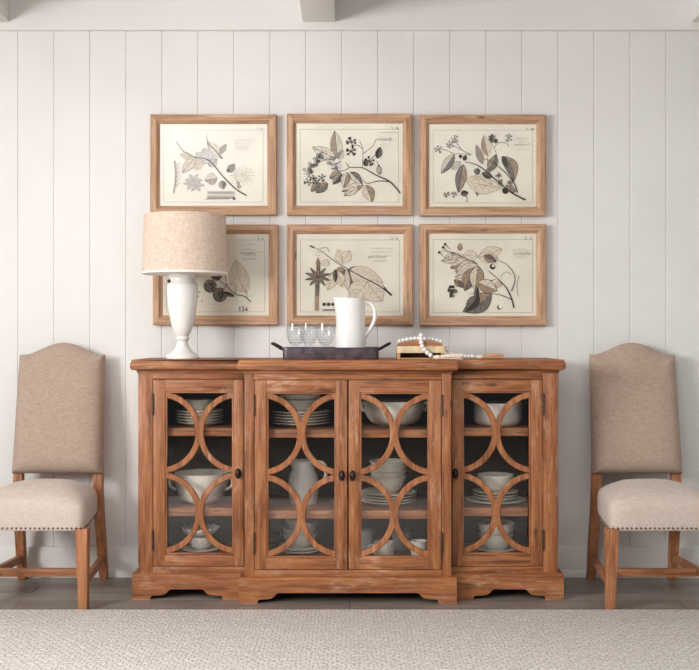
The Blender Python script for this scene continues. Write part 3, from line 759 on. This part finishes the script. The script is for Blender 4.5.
def picture(px0, px1, py0, py1, label, draw, ox, oy, sc):
    x0, x1, z0, z1 = X(px0, 4.755), X(px1, 4.755), Z(py1, 4.755), Z(py0, 4.755)
    root = thing('picture_frame', ((x0+x1)/2, 4.795, z0), label, 'picture', 'six botanical prints on the plank wall')
    yw = 4.7985
    fm = MB()
    pr = [(0, yw), (0, 4.7625), (.003, 4.7595), (.026, 4.7575), (.0285, 4.759), (.031, 4.7625), (.041, 4.769), (.0425, 4.7735), (.0425, yw)]
    R = lambda e, y: [(x0+e, y, z0+e), (x1-e, y, z0+e), (x1-e, y, z1-e), (x0+e, y, z1-e)]
    rg = [R(e, y) for e, y in pr]
    for side in range(4):
        k = (side+1) % 4
        fm.rings([[rg[i][side] for i in range(len(pr))], [rg[i][k] for i in range(len(pr))]], 0 if side in (0, 2) else 1, True, True)
    fm.build('frame', [frameX, frameZ], root, 25)
    e = .041
    pb = MB().box(x0+e, x1-e, PD+.0118, PD+.0135, z0+e, z1-e, 0)
    a = Art(pb, ox, oy, sc)
    # plate-mark lines round the sheet
    q = [((px0+13.5-ox)*sc, (py0+15.5-oy)*sc), ((px1-13.5-ox)*sc, (py0+15.5-oy)*sc), ((px1-13.5-ox)*sc, (py1-13-oy)*sc), ((px0+13.5-ox)*sc, (py1-13-oy)*sc)]
    for i in range(4): a.line([q[i], q[(i+1) % 4]], 2.0, 5)
    draw(a)
    for p_, w_, m_ in a.late: a.line(p_, w_, m_, True, False)
    pr_ = pb.build('print', INKS, root, 'raw')
    MB().box(x0+e+.0005, x1-e-.0005, PD+.0083, PD+.0103, z0+e+.0005, z1-e-.0005).build('glass_pane', picpane, root, 0)
    return root

def art_TL(a):
    # thistle-like flower sprig
    a.curve([(525, 452), (465, 415), (400, 350), (330, 270), (250, 250), (190, 215), (155, 160)], 6, 1, True)
    a.curve([(400, 262), (360, 215), (325, 185), (318, 125)], 5, 2, True)
    a.leaf((395, 255), (320, 170), 50, 4, 2); a.leaf((385, 235), (420, 185), 30, 3, 2)
    for ang in range(-80, 260, 20):
        t = math.radians(ang); a.curve([(480, 400), (492+50*math.cos(t)*.6, 350-35*math.sin(t)*.6), (502+66*math.cos(t), 350-52*math.sin(t))], 2.5, 3)
    a.dot((500, 352), 36, 4, .9); a.dot((486, 405), 12, 3)
    a.leaf((372, 360), (310, 372), 60, 4, 2, 3); a.leaf((395, 375), (405, 418), 38, 3, 1, 1)
    a.leaf((330, 280), (260, 230), 60, 6, 5); a.leaf((340, 285), (300, 205), 66, 6, 5); a.leaf((300, 280), (230, 300), 60, 4, 5); a.leaf((260, 250), (190, 335), 50, 4, 2); a.leaf((330, 300), (372, 262), 40, 6, 2)
    a.leaf((240, 250), (180, 240), 36, 4, 5); a.leaf((430, 330), (462, 288), 36, 3, 2); a.dot((430, 322), 9, 1)
    for c_ in ((240, 390), (262, 398), (250, 372)):
        for k in range(6): a.leaf(c_, (c_[0]+45*math.cos(k*1.05), c_[1]+36*math.sin(k*1.05)), 15, 6, 5, veins=0)
    a.curve([(150, 270), (158, 350), (146, 440)], 8, 5)
    for k in range(6): a.line([(150, 300+k*22), (180, 285+k*20)], 3, 5)
    for r in range(2):
        for k in range(13): a.line([(322+k*11, 430+r*22), (330+k*11, 446+r*22)], 4, 2)
    a.line([(310, 470), (440, 468)], 3, 2); a.dot((460, 468), 8, 2)
    for i, y in enumerate((165, 182, 198, 212)): a.script(455+i*6, 570-i*14, y, 5, 1.6, 5)
    a.digits('T. 24', 578, 100, 9, 1.8, 2)
def art_TM(a):
    a.curve([(615, 448), (560, 388), (490, 355), (415, 315), (350, 312), (325, 285)], 7, 1, True)
    a.curve([(558, 388), (500, 385), (440, 398), (415, 375)], 5, 1, True); a.curve([(350, 312), (315, 330), (285, 330)], 4, 1)
    a.curve([(415, 310), (418, 220), (400, 170)], 3, 1); a.curve([(418, 240), (470, 200), (485, 165)], 3, 1); a.curve([(440, 290), (480, 250), (505, 230)], 3, 1); a.curve([(490, 280), (515, 320), (512, 350)], 3, 1)
    a.curve([(350, 200), (390, 195), (415, 215)], 3, 1)
    a.leaf((285, 265), (268, 118), 62, 4, 1, 3); a.leaf((272, 265), (150, 205), 62, 4, 1); a.leaf((290, 270), (312, 220), 34, 4, 2, 3)
    a.leaf((300, 340), (240, 370), 46, 3, 1, 2); a.leaf((305, 345), (258, 402), 44, 3, 1, 1); a.leaf((335, 338), (315, 420), 48, 4, 1, 3); a.leaf((350, 338), (415, 400), 46, 4, 1, 2)
    a.leaf((420, 405), (305, 440), 46, 4, 1, 3); a.leaf((395, 420), (318, 462), 36, 4, 1); a.leaf((432, 408), (468, 495), 62, 4, 1, 3); a.leaf((230, 395), (170, 448), 46, 3, 1, 2); a.leaf((190, 395), (142, 440), 40, 3, 1, 2)
    a.dot((282, 305), 22, 6); a.curve([(300, 280), (275, 300), (285, 335)], 6, 2); a.poly([(245, 320), (285, 305), (285, 330)], 2)
    random.seed(3)
    for k in range(34):
        t = k/33; cx = 195-85*t+random.uniform(-16, 24); cy = 245+95*t+random.uniform(-14, 16); a.ring((cx, cy), 6.5, 3.2, 1)
    for k in range(8): a.ring((235+random.uniform(-5, 40), 275+random.uniform(-14, 22)), 6, 3, 1)
    a.curve([(110, 350), (170, 290), (240, 270)], 2.5, 1)
    for c_ in ((125, 390), (165, 385), (200, 368), (155, 375)): a.flower(c_, 17, 6)
    for c_ in ((355, 178), (355, 228), (452, 280)): a.flower(c_, 22, 7)
    a.leaf((495, 265), (510, 205), 34, 2, 1, 1); a.leaf((440, 305), (425, 275), 26, 2, 1, 1); a.leaf((505, 350), (500, 300), 24, 4, 1)
    a.script(490, 575, 165, 11, 2.4, 2); a.script(510, 565, 190, 6, 1.6, 5); a.line([(500, 128), (610, 128)], 1.6, 5); a.digits('T. 56', 570, 100, 10, 2, 2)
def art_TR(a):
    a.curve([(572, 478), (500, 440), (420, 375), (350, 315), (300, 288), (255, 280)], 7, 1, True)
    a.curve([(530, 440), (510, 385), (450, 320), (390, 275), (350, 262)], 5, 1, True); a.curve([(205, 240), (150, 215), (120, 215)], 3, 2); a.curve([(290, 240), (240, 215), (205, 165)], 3, 1); a.curve([(285, 242), (215, 205), (180, 188)], 3, 2); a.curve([(290, 245), (230, 235), (205, 240)], 3, 2)
    a.curve([(435, 290), (415, 220), (395, 180)], 3, 2); a.curve([(410, 205), (430, 180), (470, 180), (488, 200)], 3, 1); a.curve([(375, 320), (375, 260), (380, 230)], 3, 2)
    a.leaf((200, 240), (133, 340), 52, 4, 1, 2); a.leaf((248, 292), (222, 440), 58, 2, 1, 3); a.leaf((232, 278), (190, 318), 36, 4, 2)
    a.leaf((320, 312), (320, 348), 32, 2, 1, 1); a.poly([(292, 398), (342, 425), (320, 460)], 2); a.leaf((350, 290), (315, 190), 36, 3, 2); a.leaf((378, 250), (355, 140), 50, 4, 3, 3)
    a.leaf((385, 330), (420, 240), 48, 2, 1, 3); a.leaf((450, 250), (512, 380), 66, 2, 1, 3, bend=-22); a.leaf((455, 250), (478, 310), 30, 1, 1)
    a.leaf((262, 372), (450, 412), 92, 4, 3, bend=10); a.leaf((310, 350), (400, 400), 46, 4, 3); a.leaf((395, 360), (345, 335), 34, 2, 1, 1); a.leaf((520, 435), (470, 400), 30, 3, 1)
    for c_ in ((118, 215), (205, 160), (180, 188), (485, 155), (398, 155)): a.flower(c_, 17, 6, 2)
    a.leaf((398, 180), (395, 135), 24, 2, 1, 1); a.leaf((412, 180), (425, 160), 16, 2, 1)
    for c_ in ((432, 350), (442, 385), (490, 388), (385, 318)): a.flower(c_, 13, 6, 2); a.dot(c_, 9, 2)
    a.leaf((240, 255), (225, 245), 16, 1, 1); a.leaf((250, 272), (262, 245), 18, 1, 1); a.leaf((480, 440), (452, 420), 30, 1, 1)
    for c_ in ((160, 450), (200, 450)): a.flower(c_, 13, 7, 1)
    a.leaf((235, 448), (272, 440), 30, 2, 1, 1); a.curve([(255, 455), (268, 475), (262, 492)], 3, 2)
    a.script(518, 585, 158, 7, 1.7, 5); a.script(528, 575, 174, 5, 1.5, 5); a.script(512, 595, 190, 9, 2, 2); a.script(525, 580, 212, 5, 1.5, 5); a.digits('T. 50', 578, 104, 10, 2, 1)
def art_BL(a):   # 548x670 crop, sheet partly behind the lamp
    a.curve([(338, 498), (300, 465), (240, 448), (190, 400), (150, 370), (100, 330), (20, 250)], 6, 1, True)
    a.curve([(190, 400), (185, 350), (170, 300)], 4, 2)
    a.leaf((310, 440), (245, 240), 118, 4, 3, bend=-14, veins=6); a.curve([(312, 470), (315, 440), (300, 420)], 3, 3)
    for c_, r in (((90, 402), 38), ((128, 335), 32), ((150, 455), 42)):
        a.dot(c_, r, 3); a.dot((c_[0]-4, c_[1]+5), r*.78, 2); a.ring(c_, r, 5)
        for k in range(20):
            t = random.uniform(0, 2*PI); q = random.uniform(.2, .85)*r; p_ = (c_[0]+q*math.cos(t), c_[1]+q*math.sin(t)); a.line([p_, (p_[0]+9, p_[1]+8)], 5, 1)
    a.dot((212, 425), 38, 4); a.ring((212, 425), 38, 3, 2); a.leaf((170, 440), (238, 465), 24, 2, 1, 1)
    a.leaf((-20, 260), (-120, 160), 80, 4, 2, 3); a.leaf((20, 250), (60, 120), 70, 4, 2, 3); a.leaf((-60, 300), (-160, 360), 70, 3, 2, 2); a.dot((25, 440), 5, 2); a.dot((40, 495), 5, 2); a.dot((18, 465), 5, 5)
    a.script(285, 370, 150, 7, 2, 5); a.script(285, 375, 178, 6, 2, 5); a.script(278, 365, 200, 10, 2.6, 2); a.script(300, 370, 212, 9, 2, 2); a.script(290, 372, 236, 6, 2.4, 2)
    a.line([(365, 196), (412, 194)], 2, 5); a.script(135, 215, 545, 4, 1.8, 5); a.script(165, 185, 528, 4, 1.8, 5)
    a.digits('134', 264, 528, 26, 6, 2); a.digits('T. 4', 380, 106, 12, 3, 2)
def art_BM(a):
    a.curve([(572, 398), (500, 345), (440, 315), (335, 258), (250, 205), (190, 160), (135, 135)], 5.5, 1, True); a.line([(520, 345), (545, 375), (570, 398)], 11, 1); a.line([(135, 135), (160, 145)], 9, 2)
    a.curve([(440, 318), (440, 370), (430, 420)], 5, 3)
    a.leaf((335, 260), (342, 375), 84, 4, 1, 2, bend=-12); a.leaf((345, 258), (400, 290), 56, 3, 1, 2); a.leaf((350, 262), (525, 330), 118, 4, 3, bend=16, veins=6); a.leaf((440, 330), (350, 440), 118, 4, 3); a.leaf((440, 330), (520, 430), 118, 4, 3); a.leaf((325, 265), (265, 285), 50, 3, 1, 2); a.leaf((285, 270), (305, 355), 50, 4, 3); a.leaf((275, 280), (230, 370), 56, 4, 3); a.leaf((270, 260), (272, 330), 24, 2, 1, 1)
    a.leaf((310, 225), (285, 155), 56, 4, 5); a.leaf((312, 225), (350, 160), 56, 4, 5); a.curve([(310, 190), (308, 235)], 4, 3); a.leaf((240, 215), (200, 235), 40, 4, 5); a.curve([(190, 150), (225, 145), (240, 170)], 3, 3); a.ring((178, 178), 12, 2, 5)
    a.poly([(172, 290), (168, 220), (180, 195), (190, 220), (190, 290)], 3); a.line([(180, 200), (180, 400)], 5, 1); a.poly([(164, 305), (190, 305), (184, 400), (164, 400)], 2); a.poly([(162, 400), (184, 400), (184, 480), (162, 480)], 3); a.line([(190, 220), (188, 300)], 4, 1)
    for k in range(11):
        t = math.radians(-20+k*36); a.leaf((178, 300), (178+70*math.cos(t), 300-58*math.sin(t)), 15, 3, 1, 2, veins=0)
    a.curve([(190, 300), (230, 292), (260, 275)], 3, 2)
    for k in range(3): a.dot((212+k*24, 446), 10, 1, .9)
    for k in range(9): a.dot((208+k*9, 476), 5, 2)
    for i, y in enumerate((150, 168)): a.script(458+i*5, 575-i*4, y, 6, 1.6, 5)
    a.script(445, 545, 193, 12, 2.4, 2); a.script(548, 572, 188, 4, 1.6, 5); a.script(470, 548, 215, 5, 1.8, 2); a.digits('T. 2', 570, 92, 11, 2.4, 1)
def art_BR(a):
    a.curve([(512, 458), (498, 405), (470, 350), (420, 300), (375, 262)], 6.5, 1, True); a.curve([(500, 415), (440, 390), (360, 382), (275, 382)], 4, 1, True); a.curve([(500, 370), (518, 300), (480, 235), (420, 208)], 4, 1, True); a.curve([(310, 225), (250, 195), (180, 165), (130, 160)], 4, 1, True)
    a.curve([(535, 395), (530, 340), (540, 290)], 3, 2); a.curve([(330, 290), (360, 318), (415, 310)], 4, 1); a.curve([(440, 300), (470, 270), (500, 285)], 3, 3)
    a.leaf((318, 230), (180, 165), 30, 4, 2); a.leaf((280, 205), (180, 250), 60, 4, 1, 3); a.leaf((320, 225), (205, 270), 70, 4, 1, 3); a.leaf((325, 235), (205, 300), 74, 4, 2); a.leaf((300, 250), (255, 370), 76, 3, 1, 2); a.leaf((325, 240), (310, 365), 74, 4, 1, 3)
    a.leaf((215, 205), (132, 212), 34, 4, 2); a.leaf((195, 180), (150, 200), 30, 4, 2); a.leaf((250, 180), (325, 190), 56, 4, 5); a.leaf((230, 160), (232, 118), 26, 3, 3); a.leaf((330, 190), (450, 150), 64, 4, 3); a.leaf((325, 190), (430, 200), 56, 4, 3); a.leaf((355, 185), (420, 218), 40, 3, 1, 2)
    a.leaf((325, 325), (425, 368), 70, 3, 2, 4); a.leaf((395, 385), (245, 478), 92, 3, 1, 2, bend=-10); a.leaf((330, 395), (260, 475), 60, 2, 1, 1); a.leaf((320, 350), (312, 420), 26, 2, 1, 1); a.leaf((440, 320), (420, 350), 36, 4, 3); a.leaf((240, 345), (200, 310), 34, 3, 1, 3); a.leaf((245, 352), (225, 320), 24, 2, 1)
    a.dot((400, 242), 15, 1); a.dot((404, 238), 8, 4); a.dot((436, 455), 12, 1); a.dot((442, 452), 10, 0)
    random.seed(5)
    for k in range(26):
        t = random.uniform(0, 2*PI); q = random.uniform(0, 24); c_ = (188+q*math.cos(t), 372+q*1.1*math.sin(t)); a.dot(c_, 8, 1 if k % 3 else 2)
    for c_ in ((122, 168), (142, 142), (152, 125)): a.dot(c_, 7, 1); a.line([c_, (c_[0]+26, c_[1]+26)], 2.5, 1)
    a.script(505, 580, 150, 5, 1.6, 5); a.line([(502, 160), (585, 160)], 1.6, 5); a.script(508, 600, 175, 9, 2.2, 2); a.script(520, 572, 192, 5, 1.8, 2); a.digits('T. 5', 570, 88, 12, 2.6, 2)
picture(149.9, 276.4, 114, 214.8, 'wood-framed print of a feathery flower sprig, above the lamp, at upper left', art_TL, 145, 108, 5.178)
picture(286.6, 412.2, 113.3, 214.8, 'wood-framed print of a berry branch with leaves, middle of the upper row', art_TM, 284, 108, 5.295)
picture(419.9, 546.3, 114.1, 215.6, 'wood-framed print with dark drooping leaves and one broad pale leaf, upper right', art_TR, 416, 108, 5.216)
picture(152.4, 277.8, 224.3, 324.8, 'wood-framed print of round dark fruit partly hidden behind the lamp', art_BL, 195, 220, 6.09)
picture(286.8, 413, 224.2, 324.9, 'wood-framed print of a diagonal branch with a spiky stalk, behind the white pitcher', art_BM, 284, 220, 5.295)
picture(419.9, 546.4, 223.8, 325.4, 'wood-framed print of arching stems and large leaves, lower right above the bead garland', art_BR, 416, 220, 5.216)

# ------------------------------------------------------------------ chairs
def sup(hw_f, hw_b, y0, y1, k, n=64, e=5):
    pts = []
    cy, hy = (y0+y1)/2, (y1-y0)/2
    for j in range(n):
        a = 2*PI*j/n; c_, s_ = math.cos(a), math.sin(a)
        u = math.copysign(abs(c_)**(2/e), c_); v = math.copysign(abs(s_)**(2/e), s_)
        t = (v+1)/2; hw = hw_f+(hw_b-hw_f)*t
        pts.append((u*hw*k, cy+v*hy*k))
    return pts
def make_chair(cx, label):
    ch = thing('dining_chair', (cx, 4.45, 0), label, 'chair', 'upholstered chairs flanking the sideboard')
    st = MB()
    rg = []
    for k, z in ((.985, .318), (.995, .320), (1.0, .326), (1.006, .36), (1.006, .395), (.998, .412), (.975, .426), (.90, .444), (.78, .461), (.60, .476), (.42, .483), (.22, .487), (.08, .4875)):
        e = 10 if z < .40 else (8 if z < .43 else (5 if z < .45 else 3.5))
        rg.append([(cx+x_, y_, z) for x_, y_ in sup(.234, .187, 4.188, 4.628, k, 72, e)])
    st.rings(rg).build('seat', linenlit, ch, 60)
    # backrest
    def outline(k, n=40):
        hw, zb, ze, zp = .191, .487, 1.008, 1.062
        pts = []
        for i in range(13): pts.append((-hw*(1.03-.0*i/12), zb+(ze-zb)*i/12) if False else (-(hw+.008*(1-i/12)), zb+(ze-zb)*i/12))
        for i in range(1, n):
            u = -1+2*i/n; au = abs(u)
            h = 0 if au > .90 else (math.cos(PI*au/.90)+1)/2
            pts.append((u*hw, ze+(zp-ze)*h**.85))
        for i in range(12, -1, -1): pts.append(((hw+.008*(1-i/12)), zb+(ze-zb)*i/12))
        for i in range(1, 12): pts.append((hw+.008-(2*hw+.016)*i/12, zb))
        zm = .76
        return [(x_*(1-k/hw), zm+(z_-zm)*(1-k/.28)) for x_, z_ in pts]
    bk = MB(); rg = []
    for k, d in ((.004, -.004), (0, 0), (.001, .016), (.006, .032), (.015, .047), (.028, .059), (.046, .069), (.07, .076), (.10, .080), (.135, .082), (.17, .0825)):
        rg.append([(cx+x_, 4.652+(z_-.487)*.155-d*(1-.22*(z_-.487)/.57), z_) for x_, z_ in outline(k)])
    bk.rings(rg).build('backrest', linen, ch, 55)
    # legs
    def leg(path, w0, mat=legZ):
        m = MB(); rs_ = []
        for (x_, y_, z_), (a, b) in zip(path, w0): rs_.append([(cx+x_-a/2, y_-b/2, z_), (cx+x_+a/2, y_-b/2, z_), (cx+x_+a/2, y_+b/2, z_), (cx+x_-a/2, y_+b/2, z_)])
        m.rings(rs_); bm = bmesh.new()
        vs = [bm.verts.new(v) for v in m.v]
        for f_ in m.f: bm.faces.new([vs[i] for i in f_])
        bm.normal_update(); bmesh.ops.bevel(bm, geom=bm.edges[:], offset=.002, segments=1, affect='EDGES')
        return MB().bm(bm).build('leg', mat, ch, 30)
    for s in (-1, 1):
        leg([(s*.226, 4.209, .0), (s*.2205, 4.212, .325)], [(.036, .036), (.050, .050)])
        leg([(s*.183, 4.738, 0), (s*.181, 4.715, .12), (s*.178, 4.676, .30), (s*.176, 4.662, .42), (s*.176, 4.667, .52)], [(.034, .036), (.038, .040), (.040, .042), (.040, .042), (.038, .034)])
        # side stretcher
        rs_ = [[(cx+s*xx-.010, yy, zz-.017), (cx+s*xx+.010, yy, zz-.017), (cx+s*xx+.010, yy, zz+.017), (cx+s*xx-.010, yy, zz+.017)] for xx, yy, zz in ((.222, 4.215, .103), (.182, 4.715, .098))]
        MB().rings(rs_).build('side_stretcher', legY, ch, 30)
    MB().box(cx-.192, cx+.192, 4.425, 4.447, .081, .115, bev=.002).build('cross_stretcher', legX, ch)
    # nail heads along the lower edge of the seat
    def nail(x_, y_, nx, ny):
        m = MB()
        m.lathe([(0, 0), (.0041, 0), (.0036, .0016), (.0022, .0028), (0, .003)], 0, 0, 0, 10, fn=lambda p, a, r, z: (cx+x_+nx*z-ny*p[0], y_+ny*z+nx*p[0], .3285+p[1]))
        m.build('nail_head', nailmetal, ch)
    for i in range(25): nail(-.219+.438*i/24, 4.1868, 0, -1)
    for s in (-1, 1):
        for i in range(14):
            t = (i+1)/15; nail(s*(.2325-.044*t), 4.20+.41*t, s, .0)
    return ch
c1 = make_chair(-1.286, 'linen upholstered dining chair at the left end of the sideboard, nearest the lamp')
dup(c1, (1.266, 4.45, 0), 'linen upholstered dining chair at the right end of the sideboard, beyond the beads')

# ------------------------------------------------------------------ light
def area(name, loc, rot, sx_, sy_, L, col=(1, 1, 1)):
    l = bpy.data.lights.new(name, 'AREA'); l.shape = 'RECTANGLE'; l.size = sx_; l.size_y = sy_; l.energy = L*PI*sx_*sy_; l.color = col
    o = bpy.data.objects.new(name, l); C.objects.link(o); o.location = loc; o.rotation_euler = rot; return o
area('assumed_window_daylight', (XL-.12, (wy0+wy1)/2, (wz0+wz1)/2), (0, -PI/2, 0), wz1-wz0, wy1-wy0, 26.0, (1, .995, .985))  # daylight panel outside the assumed left window, itself out of view
area('overhead_fill', (0, -.45, 2.9), (0, 0, 0), 5.4, 2.6, 2.0, (1, .995, .985))  # added fill panel overhead, also mirrored in the upper picture glass
area('overhead_fill_near', (0, 1.55, 2.9), (0, 0, 0), 5.4, 1.1, 2.0, (1, .995, .985))  # second added fill panel, kept out of the picture glass reflections
area('assumed_rear_light', (-1.75, -2.0, 3.35), (PI/2, 0, 0), 1.6, 1.8, 3.6, (.97, .99, 1))  # assumed light panel behind the camera, no window built there, mirrored in picture glass
wd = bpy.data.worlds.new('World'); bpy.context.scene.world = wd; wd.use_nodes = True
wd.node_tree.nodes['Background'].inputs[0].default_value = (.98, .99, 1, 1); wd.node_tree.nodes['Background'].inputs[1].default_value = .12

# ------------------------------------------------------------------ camera
cam = bpy.data.cameras.new('Camera'); co = bpy.data.objects.new('Camera', cam); C.objects.link(co)
cam.sensor_width = 36; cam.lens = F/699*36; co.location = (0, 0, CAMZ); co.rotation_euler = (PI/2, 0, 0)
cam.clip_start = .05
S = bpy.context.scene; S.camera = co
S.view_settings.view_transform = 'Standard'; S.view_settings.look = 'None'; S.view_settings.gamma = 1; S.view_settings.exposure = 0.27
S.view_settings.use_curve_mapping = False
S.cycles.use_adaptive_sampling = False; S.cycles.denoising_prefilter = 'ACCURATE'; S.cycles.max_bounces = 12; S.cycles.transparent_max_bounces = 24
